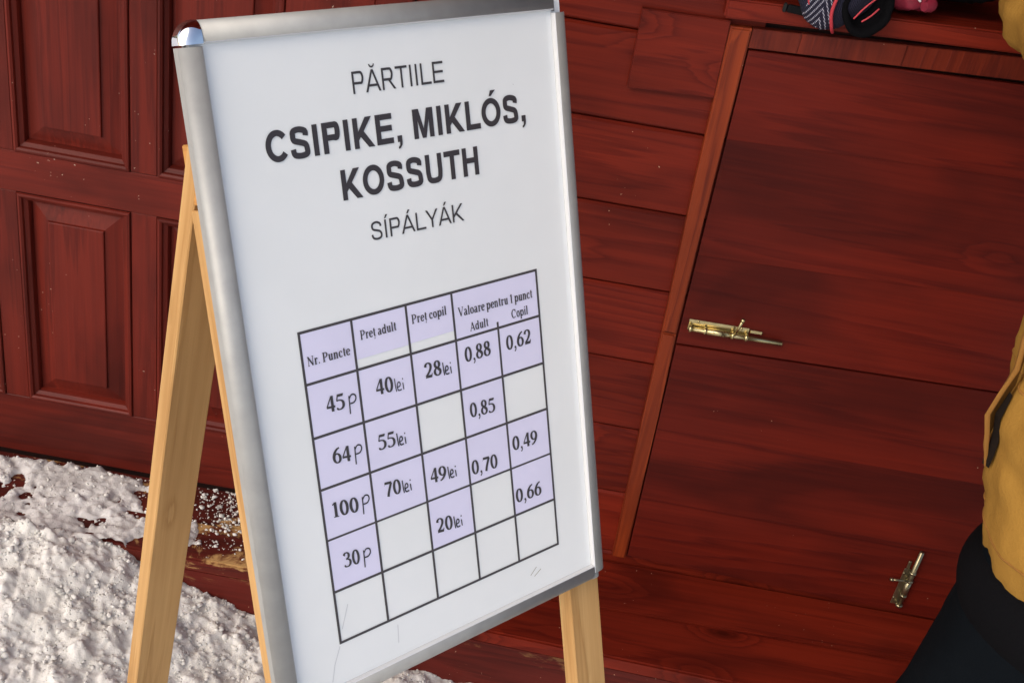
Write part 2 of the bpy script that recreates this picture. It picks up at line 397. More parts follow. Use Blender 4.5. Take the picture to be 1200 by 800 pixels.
def bolt(parent, cx, cz, vertical, mat, length):
    """slide bolt along local x; knob sticks up"""
    bm = bmesh.new(); F = -.0150; h = length/2
    box(bm, -h, h*.28, F-.0022, F, -.0085, .0125, .0006)                    # plate
    for x in (-h+.004, -h+.030, -h*.05, h*.24):
        tube(bm, (x-.0022, F-.0080, -.003), (x+.0022, F-.0080, -.003), .0070, n=18)     # staples
    tube(bm, (-h+.002, F-.0090, -.0030), (h, F-.0090, -.0030), .0046, n=18)       # rod
    tube(bm, (-h*.66, F-.0080, -.0030), (-h*.04, F-.0080, -.0030), .0062, n=18)             # barrel
    box(bm, h*.30, h*.56, F-.004, F, .0045, .0105, .001)                    # guide tab
    tube(bm, (-h*.02, F-.012, 0), (h*.05, F-.022, .036), .0024, n=10)
    tube(bm, (h*.047, F-.0215, .0345), (h*.056, F-.0227, .0395), .0038, .0032, n=12)
    for x in (-h+.016, h*.12):
        for z in (-.006, .010): tube(bm, (x, F-.0032, z), (x, F-.0020, z), .0022, n=8)
    o = kobj('door_bolt', bm, mat, parent)
    o.location = (cx, 0, cz); o.rotation_euler = (0, rad(-90) if vertical else rad(-1.2), 0)
    return o
bolt(UP, .383, .6845, False, M['brass'], .165)['label'] = 'brass slide bolt shut across the seam of the hatch'
bolt(LO, .8425, .219, True, M['brass_dull'], .142)['label'] = 'dull slide bolt standing upright at the foot of the hatch'

# counter shelf above the hatch
def skew_box(bm, x0, x1, y0, y1, zb, zt, sl, bev=.003):
    vs = box(bm, x0, x1, y0, y1, zb, zt)
    for v in vs: v.co.z += sl*(v.co.x - x0)
    bmesh.ops.bevel(bm, geom=list({e for v in vs for e in v.link_edges}), offset=bev, segments=2, affect='EDGES')
bm = bmesh.new(); skew_box(bm, .229, 1.40, -.030, .0242, 1.2205, 1.2505, .058)
kobj('counter_shelf', bm, M['red_x'])
bm = bmesh.new(); skew_box(bm, .302, 1.349, .0246, .70, 1.229, 1.247, .055)
kobj('counter_top', bm, M['red_x'])
for a, b in (((.302, 1.349), 0),): pass
bm = bmesh.new(); box(bm, .262, .2985, -.014, -.0006, 1.262, 1.86, .002); kobj('window_trim', bm, M['trim_z'])
bm = bmesh.new(); box(bm, 1.3505, 1.385, -.014, -.0006, 1.33, 1.86, .002); kobj('window_trim', bm, M['trim_z'])
bm = bmesh.new(); box(bm, .262, 1.385, -.0145, -.0006, 1.8615, 1.90, .002); kobj('window_trim', bm, M['trim_x'])
# roof overhang out of view, extended forward to block sky light
bm = bmesh.new(); vs = box(bm, -2.7, 2.7, -.95, .9, 2.47, 2.53)
for v in vs: v.co.z += .18*v.co.y
kobj('shade_roof', bm, M['red_x'])

# ---------------------------------------------- panelled door, left
bm = bmesh.new(); box(bm, -1.262, -.302, .024, .0255, .118, 2.062)
D = kobj('panelled_door', bm, M['back'])
def dbox(name, x0, x1, z0, z1, mat, y0=0.0): 
    bm = bmesh.new(); box(bm, x0, x1, y0, .0235, z0, z1, .0012); return kobj(name, bm, mat, D)
cols = [(-1.148, -.9435), (-.8975, -.6945), (-.6470, -.4430)]
rows = [(.254, .695), (.773, 1.45), (1.53, 1.95)]
dbox('stile', -1.262, -1.1484, .1185, 2.062, M['door']); dbox('stile', -.4426, -.302, .1185, 2.062, M['door'])
for z0, z1 in ((.1185, .2536), (.6954, .7726), (1.4504, 1.5296), (1.9504, 2.062)): dbox('rail', -1.1480, -.4430, z0, z1, M['door_x'], .0003)
for z0, z1 in rows:
    for x0, x1 in ((-.9431, -.8979), (-.6941, -.6474)): dbox('stile', x0, x1, z0, z1, M['door'], .0005)
prof = [(.0, .0), (.0015, -.0030), (.005, -.0038), (.0085, -.0015), (.0100, .0035), (.0125, .0050), (.0165, .0075), (.0185, .0125), (.0195, .0185)]
def moulding(x0, x1, z0, z1, side):
    bm = bmesh.new(); ra, rb = [], []
    for wd, dp in prof:
        if side == 'b': a, b = (x0+wd, dp, z0+wd), (x1-wd, dp, z0+wd)
        if side == 't': a, b = (x0+wd, dp, z1-wd), (x1-wd, dp, z1-wd)
        if side == 'l': a, b = (x0+wd, dp, z0+wd), (x0+wd, dp, z1-wd)
        if side == 'r': a, b = (x1-wd, dp, z0+wd), (x1-wd, dp, z1-wd)
        ra.append(bm.verts.new(a)); rb.append(bm.verts.new(b))
    for c, dd in ((0, 0.0),):
        pass
    for i in range(len(prof)-1): bm.faces.new((ra[i], ra[i+1], rb[i+1], rb[i]))
    # back closure
    return kobj('moulding', bm, M['door'] if side in 'lr' else M['door_x'], D)
def panel(x0, x1, z0, z1):
    bm = bmesh.new(); rings = []
    for ins, dp in ((.015, .0188), (.024, .0178), (.0505, .0098), (.0515, .0055), (.053, .0048)):
        rings.append([bm.verts.new(p) for p in ((x0+ins, dp, z0+ins), (x1-ins, dp, z0+ins), (x1-ins, dp, z1-ins), (x0+ins, dp, z1-ins))])
    for i in range(len(rings)-1):
        for k in range(4): bm.faces.new((rings[i][k], rings[i][(k+1) % 4], rings[i+1][(k+1) % 4], rings[i+1][k]))
    bm.faces.new(rings[-1])
    return kobj('door_panel', bm, M['door'], D)
for x0, x1 in cols:
    for z0, z1 in rows:
        panel(x0, x1, z0, z1)
        for s in 'btlr': moulding(x0, x1, z0, z1, s)
for x0, x1 in ((-1.300, -1.264), (-.300, -.240)):
    bm = bmesh.new(); box(bm, x0, x1, -.012, .0235, .126, 2.10, .003); kobj('door_post', bm, M['door'])
bm = bmesh.new(); box(bm, -1.262, -.302, -.012, .0235, 2.066, 2.10, .003); kobj('door_post', bm, M['door_x'])

# ============================================================ STEP along the foot of the hut
ST = empty('wooden_step', (0, W, 0), label='low red wooden step along the foot of the hut, snowy at its left end', category='step')
def sboard(pts, z0, z1, mat, name='step_board', bev=.004):
    bm = bmesh.new()
    a = [bm.verts.new((x, y - W, z0)) for x, y in pts]; b = [bm.verts.new((x, y - W, z1)) for x, y in pts]; n = len(pts)
    bm.faces.new(a[::-1]); t = bm.faces.new(b)
    for i in range(n): bm.faces.new((a[i], a[(i+1) % n], b[(i+1) % n], b[i]))
    bmesh.ops.bevel(bm, geom=list(t.edges), offset=bev, segments=2, affect='EDGES')
    return obj(name, bm, mat, ST)
fy = lambda x: 1.662 if x < -.15 else 1.625 - .066*(x + .15)
my = lambda x: 1.752
def seg(x0, x1, f0, f1, b0, b1): return [(x0, f0), (x1, f1), (x1, b1), (x0, b0)]
ZT = .1165
sboard(seg(-2.3, -.152, 1.664, 1.661, 1.7645, 1.7625), .088, ZT, M['step'])
sboard(seg(-2.3, -.152, 1.7665, 1.7645, 1.868, 1.868), .088, ZT - .001, M['step'])
sboard(seg(-.148, 2.2, 1.623, 1.530, 1.7215, 1.752), .088, ZT, M['red_x'])
sboard(seg(-.148, 2.2, 1.7235, 1.754, 1.868, 1.868), .088, ZT - .001, M['red_x'])
sboard(seg(-2.3, -.152, 1.668, 1.665, 1.690, 1.687), -.25, .0865, M['riser'], 'riser')
sboard(seg(-.148, 2.2, 1.627, 1.534, 1.650, 1.557), -.25, .0865, M['riser'], 'riser')

# ============================================================ SNOW
def fnoise(P, sc, oct=4, seed=0.0):
    v = 0; a = 1; tot = 0
    p = Vector((P[0]*sc + seed, P[1]*sc - seed, (P[2] if len(P) > 2 else 0)*sc + seed*.7))
    for _ in range(oct): v += a*noise.noise(p); tot += a; a *= .55; p = p*2.07
    return v/tot
def sst(a, b, x):
    t = max(0, min(1, (x-a)/(b-a))); return t*t*(3-2*t)
def clods(x, y, sc, seed):
    d = noise.voronoi(Vector((x*sc + seed, y*sc, seed*.3)))[0]
    return max(0.0, 1 - (d[0]/.62)**2) * (1 if noise.noise(Vector((x*sc*.4+seed, y*sc*.4, 3))) > -.1 else .3)
def ground_h(x, y):
    edge = 1.66
    bank = sst(-.30, -.80, x)
    toward = sst(1.05, 1.62, y)
    h = -.075 + .050*sst(.22, .0, x) + .008*sst(-.0, -.35, x)*toward + .128*bank*toward + .035*bank
    far = sst(2.2, 6, math.hypot(x, y - 1))
    am = (1 - far)
    if am > 0:
        h += am*(.030*fnoise((x, y), 5, 3, 2.1) + .018*fnoise((x, y), 13, 3, 5.2) + .0085*fnoise((x, y), 48, 4, 1.7))
        h += am*(.010*clods(x, y, 24, 4.4) + .005*clods(x, y, 60, 9.2) + .0035*clods(x, y, 110, 2.2) + .003*fnoise((x, y), 220, 2, 7)) * (.35 + .65*sst(-.1, -.4, x))
    h += far*.05*fnoise((x, y), .5, 2, 3)
    if y > 1.63: h = min(h, .130 + .012*fnoise((x, y), 60, 2))
    if y > 1.662: h -= .30*sst(1.662, 1.715, y)
    return h
def axis(fine0, fine1, step, far0, far1):
    a = list(np.arange(fine0, fine1, step)); s = step; v = a[-1]
    while v < far1: s *= 1.22; v += s; a.append(v)
    s = step; v = fine0; pre = []
    while v > far0: s *= 1.22; v -= s; pre.append(v)
    return pre[::-1] + a
gx = axis(-1.08, .12, .0032, -60, 60); gy = axis(1.30, 1.70, .0032, -60, 60)
verts = [(x, y, ground_h(x, y)) for y in gy for x in gx]; nx = len(gx)
faces = [(j*nx+i, j*nx+i+1, (j+1)*nx+i+1, (j+1)*nx+i) for j in range(len(gy)-1) for i in range(nx-1)]
me = bpy.data.meshes.new('snowy_ground'); me.from_pydata(verts, [], faces); me.materials.append(M['snow'])
me.polygons.foreach_set('use_smooth', [True]*len(me.polygons))
g = link(bpy.data.objects.new('snowy_ground', me)); g['kind'] = 'structure'

# snow lying on the step
def step_h(x, y):
    m = .52*fnoise((x, y), 7, 4, 8.3) + .30*fnoise((x, y), 26, 3, 3.3)
    cov = m + .085 - .22*sst(-.58, -.47, x) - .25*sst(-.45, -.36, x) - .30*sst(1.835, 1.868, y) - .30*sst(1.70, 1.668, y)*sst(-.75, -.55, x) + .22*sst(1.70, 1.668, y)*sst(-.75, -.95, x)
    h = .050*max(-.2, min(cov, .12 + .2*cov))
    if cov > 0: h += .008*(.5 + .5*fnoise((x, y), 60, 3, 1)) + .006*clods(x, y, 45, 1.2) + .003*clods(x, y, 120, 6.2)
    return h, cov
sx = np.arange(-1.30, -.34, .0036); sy = np.arange(1.664, 1.8705, .0036)
V_, Cv, idx = [], [], {}
for j, y in enumerate(sy):
    for i, x in enumerate(sx):
        h, c = step_h(x, y); V_.append((x, y, ZT - .004 + h)); Cv.append(c)
n = len(sx); F_ = []
for j in range(len(sy)-1):
    for i in range(n-1):
        q = (j*n+i, j*n+i+1, (j+1)*n+i+1, (j+1)*n+i)
        if max(Cv[k] for k in q) > -.03: F_.append(q)
me = bpy.data.meshes.new('snow_patch'); me.from_pydata(V_, [], F_); me.materials.append(M['slush'])
me.polygons.foreach_set('use_smooth', [True]*len(me.polygons))
bm = bmesh.new(); bm.from_mesh(me); bmesh.ops.delete(bm, geom=[v for v in bm.verts if not v.link_faces], context='VERTS'); bm.to_mesh(me); bm.free()
o = link(bpy.data.objects.new('snow_patch', me)); tag(o, kind='stuff', label='thin grey slushy snow lying on the wooden step', category='snow')
# crumbs of snow, on the step and along the foot of the bank
rc = random.Random(11); bm = bmesh.new(); bmesh.ops.create_icosphere(bm, subdivisions=1, radius=1); bm.verts.ensure_lookup_table()
IV = np.array([v.co[:] for v in bm.verts]); IF = np.array([[v.index for v in f.verts] for f in bm.faces]); bm.free()
nr = np.random.RandomState(5); CV, CF = [], []
def crumb(x, y, z, r):
    c = IV*(1 + nr.uniform(-.30, .30, (len(IV), 1)))*r*nr.uniform(.6, 1.35, 3); a = nr.uniform(0, 6.28)
    m = np.array([[math.cos(a), -math.sin(a), 0], [math.sin(a), math.cos(a), 0], [0, 0, .7]])
    CF.append(IF + len(IV)*len(CV)); CV.append(c @ m.T + (x, y, z))
for _ in range(1100):
    t = rc.random(); x = rc.gauss(-.475, .035) if t < .35 else rc.uniform(-1.15, -.42); y = rc.uniform(1.69, 1.86) if t > .35 else min(1.862, max(1.672, rc.gauss(1.80, .045)))
    r = min(.0055, .0007 + rc.expovariate(1/.0010)); h, c = step_h(x, y)
    crumb(x, y, ZT + max(0, h - .004) + r*rc.uniform(-.1, .4), r)
for _ in range(9000):
    x = rc.uniform(-1.08, .08); y = rc.uniform(1.30, 1.672); r = min(.008, .0009 + rc.expovariate(1/.0013)); h = ground_h(x, y)
    if noise.noise(Vector((x*9, y*9, 4))) < -.12 and rc.random() < .6: continue
    crumb(x, y, h + r*rc.uniform(-.35, .25), r)
me = bpy.data.meshes.new('snow_crumbs'); me.from_pydata(np.concatenate(CV).tolist(), [], np.concatenate(CF).tolist()); me.materials.append(M['snow'])
me.polygons.foreach_set('use_smooth', [True]*len(me.polygons))
o = link(bpy.data.objects.new('snow_crumbs', me)); tag(o, kind='stuff', label='loose crumbs of snow scattered over the step and the snow bank', category='snow')

# ============================================================ SIGN ON WOODEN TRESTLE
TLp = Vector((-.32214, 1.05378, 1.32366)); TH = rad(21.15)
root_z = -.045
SG = empty('price_sign', (TLp.x, TLp.y, root_z), rad(45), label='white ski slope price board in an aluminium frame on a pine trestle', category='sign')
ZB = TLp.z - root_z
# board frame: u to the right, v down the board, wz out of the board
cosT, sinT = math.cos(TH), math.sin(TH)
BR = Matrix(((1, 0, 0), (0, sinT, -cosT), (0, cosT, sinT)))   # columns: u, -v(up the board), normal
BM = BR.to_4x4(); BM.translation = (0, 0, ZB)
PW, PH = .4250, .6775
def sobj(name, bm, mat, parent=None, **k):
    """mesh in board coordinates (x right, y up the board, z out)"""
    o = obj(name, bm, mat, SG, **k)
    if parent is None: o.matrix_local = BM
    else: o.parent = parent
    return o
bm = bmesh.new(); box(bm, -.014, PW+.014, -PH-.014, .014, -.006, 0)
POST = sobj('poster', bm, M['poster'])
bm = bmesh.new(); box(bm, -.016, PW+.016, -PH-.016, .016, -.0105, -.0062); sobj('back_panel', bm, M['alu'])
# aluminium snap frame: rounded profile swept along each side
FW = .0215
def fprofile():
    pts = [(0.0, .0004), (0.0003, .0056), (.0014, .0064)]
    for i in range(11):
        a = math.pi*(.5 - .5*i/10) ; pts.append((.0060 + (FW-.0065)*math.cos(a), -.0035 + .0105*math.sin(a)))
    pts += [(FW - .0005, -.0125), (.004, -.0125)]
    return pts
def rail(a, b, outd, name='frame_rail'):
    bm = bmesh.new(); pr = fprofile(); A, B = [], []
    for o_, h_ in pr:
        A.append(bm.verts.new((a[0]+outd[0]*o_, a[1]+outd[1]*o_, h_))); B.append(bm.verts.new((b[0]+outd[0]*o_, b[1]+outd[1]*o_, h_)))
    n = len(pr)
    for i in range(n):
        f = bm.faces.new((A[i], A[(i+1) % n], B[(i+1) % n], B[i])); f.smooth = 2 <= i < 13; f.material_index = 1 if i in (0, 1) else 0
    bm.faces.new(A); bm.faces.new(B[::-1]); return sobj(name, bm, [M['alu'], M['lip']])
rail((-.0026, -PH-.006, 0), (-.0026, 0, 0), (-1, 0)); rail((PW, -PH-.010, 0), (PW, -.001, 0), (1, 0))
rail((-.0024, .0022, 0), (PW-.0004, .0022, 0), (0, 1)); rail((.0004, -PH, 0), (PW-.0004, -PH, 0), (0, -1))
# corner pieces
bm = bmesh.new(); pr = fprofile()[3:14]; rings = []
for k in range(9):
    a = math.pi/2 + math.pi/2*k/8
    rings.append([bm.verts.new((-.0026 + o_*1.015*math.cos(a), o_*1.015*math.sin(a) + .0022, h_ + .0004)) for o_, h_ in [(.0005, .0070)] + pr + [(FW, -.0125)]])
for i in range(8):
    for j in range(len(rings[0])-1):
        f = bm.faces.new((rings[i][j], rings[i][j+1], rings[i+1][j+1], rings[i+1][j])); f.smooth = True
o = sobj('corner_cap', bm, M['chrome']); o['label'] = 'shiny chrome corner cap at the top left of the frame'
bm = bmesh.new(); box(bm, PW+.0012, PW+.006, .0006, .020, -.011, .0010, .0008); box(bm, PW+.0085, PW+.0125, .0006, .013, -.011, -.002, .0008, mi=1); box(bm, PW+.0150, PW+.0175, .0006, .010, -.012, -.0055, .0006)
o = sobj('corner_clip', bm, [M['alu'], M['dark_metal']]); o['label'] = 'bare metal corner clip where the cap is missing'
bm = bmesh.new(); box(bm, PW+.0006, PW+.0140, -PH-.0235, -PH-.0104, -.012, -.0006, .004, 2)
o = sobj('corner_clip', bm, M['alu']); o['label'] = 'dented bottom corner piece'
bm = bmesh.new(); box(bm, -.0235, -.0004, -PH-.0235, -PH-.0064, -.012, .0055, .007, 3); sobj('corner_cap', bm, M['chrome'])

# tape lines of the table (poster units -> metres)
ux = PW/574.0; vy = PH/821.0
U = lambda u: u*ux
Vv = lambda v: -v*vy
lift = .0006
cx_ = [76, 160, 253, 336, 418, 503]; ry_ = [345, 411, 481, 550, 619, 691, 763]
bm = bmesh.new(); lw = .0019
def jx(i, v): return cx_[i] + (1.5 if v < 400 else -1.5 if 500 < v < 650 else 0)*(i < 3)
def quadline(bm, p, q, w_, z):
    p, q = Vector(p), Vector(q); d = (q-p).normalized()*w_*.5; nrm = Vector((-d.y, d.x, 0))
    a = [p-nrm-d, p+nrm-d, q+nrm+d, q-nrm+d]
    bm.faces.new([bm.verts.new((t.x, t.y, z)) for t in a])
for r in ry_: quadline(bm, (U(cx_[0]), Vv(r), 0), (U(cx_[-1]), Vv(r), 0), lw*1.5 if r != 619 else lw*1.2, lift)
for i, c in enumerate(cx_):
    quadline(bm, (U(c), Vv(345 if i != 4 else 404), 0), (U(c), Vv(763), 0), lw*1.5, lift + .00006)
sobj('table_grid', bm, M['grid'])
def arc(cx, cy, rx, ry, a0, a1, n=14): return [(cx + rx*math.cos(rad(a0+(a1-a0)*i/n)), cy + ry*math.sin(rad(a0+(a1-a0)*i/n))) for i in range(n+1)]
THK, THN = .205, .075
def ribbon(bm, pts, wf, T, z):
    P = [Vector((x, y, 0)) for x, y in pts]; Q = []
    if len(P) > 2 and len(P) < 14:
        for i in range(len(P)-1):
            p0, p1, p2, p3 = P[max(i-1, 0)], P[i], P[i+1], P[min(i+2, len(P)-1)]
            for j in range(4):
                t = j/4; Q.append(.5*((2*p1)+(p2-p0)*t+(2*p0-5*p1+4*p2-p3)*t*t+(3*p1-p0-3*p2+p3)*t**3))
        Q.append(P[-1])
    else: Q = P
    closed = (Q[0]-Q[-1]).length < 1e-4; n = len(Q); A, B = [], []
    for i in range(n):
        d = (Q[(i+1) % n if not closed else (i+1) % (n-1)] - Q[i-1 if i else (n-2 if closed else 0)]) if (closed or 0 < i < n-1) else (Q[1]-Q[0] if i == 0 else Q[-1]-Q[-2])
        d.normalize(); nr = Vector((-d.y, d.x, 0))*wf(d)*.5
        A.append(bm.verts.new(T(Q[i]+nr, z))); B.append(bm.verts.new(T(Q[i]-nr, z)))
    for i in range(n-1): bm.faces.new((A[i], A[i+1], B[i+1], B[i]))
# ---- plain sans lettering, drawn stroke by stroke (height 1 = capital height, w = stroke weight)
def acute(cx, w): return ('f', [(cx-.05, 1.07), (cx+.05, 1.07), (cx+.10+.9*w, 1.27), (cx+.10-.3*w, 1.27)])
def bar(x0, x1, y, t): return ('f', [(x0, y-t/2), (x1, y-t/2), (x1, y+t/2), (x0, y+t/2)])
def stem(x, w, y0=0, y1=1): return ('f', [(x-w/2, y0), (x+w/2, y0), (x+w/2, y1), (x-w/2, y1)])
def sans_glyph(ch, w):
    h = w/2; t = w*.88; q = t/2
    base = {'Ó': 'O', 'Í': 'I', 'Á': 'A', 'Ă': 'A'}.get(ch, ch)
    if base == 'I': W_, g = .39, [stem(.195, w)]
    elif base == 'E': W_, g = .93, [stem(.10+h, w), bar(.10+w, .86, q, t), bar(.10+w, .82, .52, t), bar(.10+w, .85, 1-q, t)]
    elif base == 'H': W_, g = 1.01, [stem(.10+h, w), stem(.91-h, w), bar(.10+w, .91-w, .54, t)]
    elif base == 'L': W_, g = .85, [stem(.10+h, w), bar(.10+w, .82, q, t)]
    elif base == 'T': W_, g = .85, [stem(.425, w, 0, 1-t), bar(.02, .83, 1-q, t)]
    elif base == 'K': W_, g = 1.0, [stem(.10+h, w), ('f', [(.10+w, .26), (.10+w, .26+1.32*w), (.95-1.32*w, 1), (.95, 1)]), ('f', [(.335, .45), (.335+.62*w, .45+.95*w), (1.0, 0), (1.0-1.25*w, 0)])]
    elif base == 'M': W_, g = 1.16, [stem(.10+h, w), stem(1.06-h, w), ('f', [(.10+.5*w, 1), (.10+1.35*w, 1), (.58+.42*w, 0), (.58-.42*w, 0)]), ('f', [(1.06-1.35*w, 1), (1.06-.5*w, 1), (.58+.42*w, 0), (.58-.42*w, 0)])]
    elif base == 'O': W_, g = 1.09, [('c', arc(.545, .5, .49-h, .515-h, 0, 360, 40))]
    elif base == 'C': W_, g = .97, [('c', arc(.53, .5, .47-h, .515-h, 38, 322, 34))]
    elif base == 'S': W_, g = .93, [('c', [(.83-h, .70), (.72, .90-q*.6), (.47, 1.012-q), (.21+h*.3, .92-q*.5), (.10+h, .74), (.22+h*.2, .585), (.47, .51), (.70-h*.1, .43), (.85-h, .27), (.74-h*.2, .08+q*.5), (.48, -.012+q), (.19+h*.3, .085+q*.5), (.065+h, .31)])]
    elif base == 'U': W_, g = 1.01, [('c', [(.10+h, 1), (.10+h, .8), (.10+h, .55), (.10+h, .38), (.16+h*.8, .14+q*.4), (.34, .01+q), (.505, -.012+q), (.67, .01+q), (.85-h*.8, .14+q*.4), (.91-h, .38), (.91-h, .55), (.91-h, .8), (.91-h, 1)])]
    elif base in 'PR':
        W_, g = .93, [stem(.10+h, w), ('c', [(.10+w, 1-q), (.36, 1-q), (.55, 1-q), (.72-h*.2, .955-q*.7), (.85-h, .71), (.72-h*.2, .45+q*.5), (.55, .41+q), (.36, .41+q), (.10+w, .41+q)])]
        if base == 'R': W_ = 1.0; g.append(('f', [(.46, .42+q), (.46+1.1*w, .42+q), (1.0, 0), (1.0-1.2*w, 0)]))
    elif base == 'A': W_, g = 1.0, [('f', [(0, 0), (1.1*w, 0), (.5+.4*w, 1), (.5-.55*w, 1)]), ('f', [(1.0, 0), (1.0-1.1*w, 0), (.5-.4*w, 1), (.5+.55*w, 1)]), bar(.2, .8, .29, t)]
    elif base == 'Y': W_, g = .93, [stem(.465, w, 0, .44), ('f', [(0, 1), (1.2*w, 1), (.465+.5*w, .42), (.465-.5*w, .42)]), ('f', [(.93, 1), (.93-1.2*w, 1), (.465-.5*w, .42), (.465+.5*w, .42)])]
    elif base == ',': W_, g = .39, [('f', [(.10, 0), (.10+w, 0), (.10+w, w), (.10, w)]), ('f', [(.10+.45*w, 0), (.10+w, .001), (.10+.93*w, -.10), (.10+.5*w, -.20), (.10+.1*w, -.23), (.10+.05*w, -.17), (.10+.4*w, -.11)])]
    else: W_, g = .39, []
    if ch in 'ÓÍÁ': g = g + [acute(W_/2, w)]
    if ch == 'Ă': g = g + [('b', arc(.5, 1.25, .15, .13, 180, 360, 10))]
    return W_, g
def sans(text, u0, u1, vb, cap, w_, mat, name):
    adv = [sans_glyph(c, w_)[0] for c in text]; tot = sum(adv) - .16; kx = (u1-u0)/tot
    bm = bmesh.new(); x = -.08; k = 0
    for ch in text:
        W_, g = sans_glyph(ch, w_)
        def T(p, z, x=x): return (U(u0 + (x+p.x)*kx), Vv(vb) + p.y*cap*vy, z)
        for s_ in g:
            k += 1; z = lift + .0001 + .000008*k
            if s_[0] == 'f': bm.faces.new([bm.verts.new(T(Vector((*p, 0)), z)) for p in s_[1]])
            elif s_[0] == 'c': ribbon(bm, s_[1], lambda d: w_*(.88 + .12*abs(d.y)), T, z)
            elif s_[0] == 'b': ribbon(bm, s_[1], lambda d: w_*.6, T, z)
        x += W_
    return sobj(name, bm, mat)
sans('PĂRTIILE', 207, 361, 73, 26.5, .125, M['ink'], 'lettering')
sans('CSIPIKE, MIKLÓS,', 66, 507, 138.5, 37, .215, M['ink_bold'], 'lettering')
sans('KOSSUTH', 171, 410, 197.5, 37, .215, M['ink_bold'], 'lettering')
sans('SÍPÁLYÁK', 210, 371.5, 253.5, 23, .125, M['ink'], 'lettering')

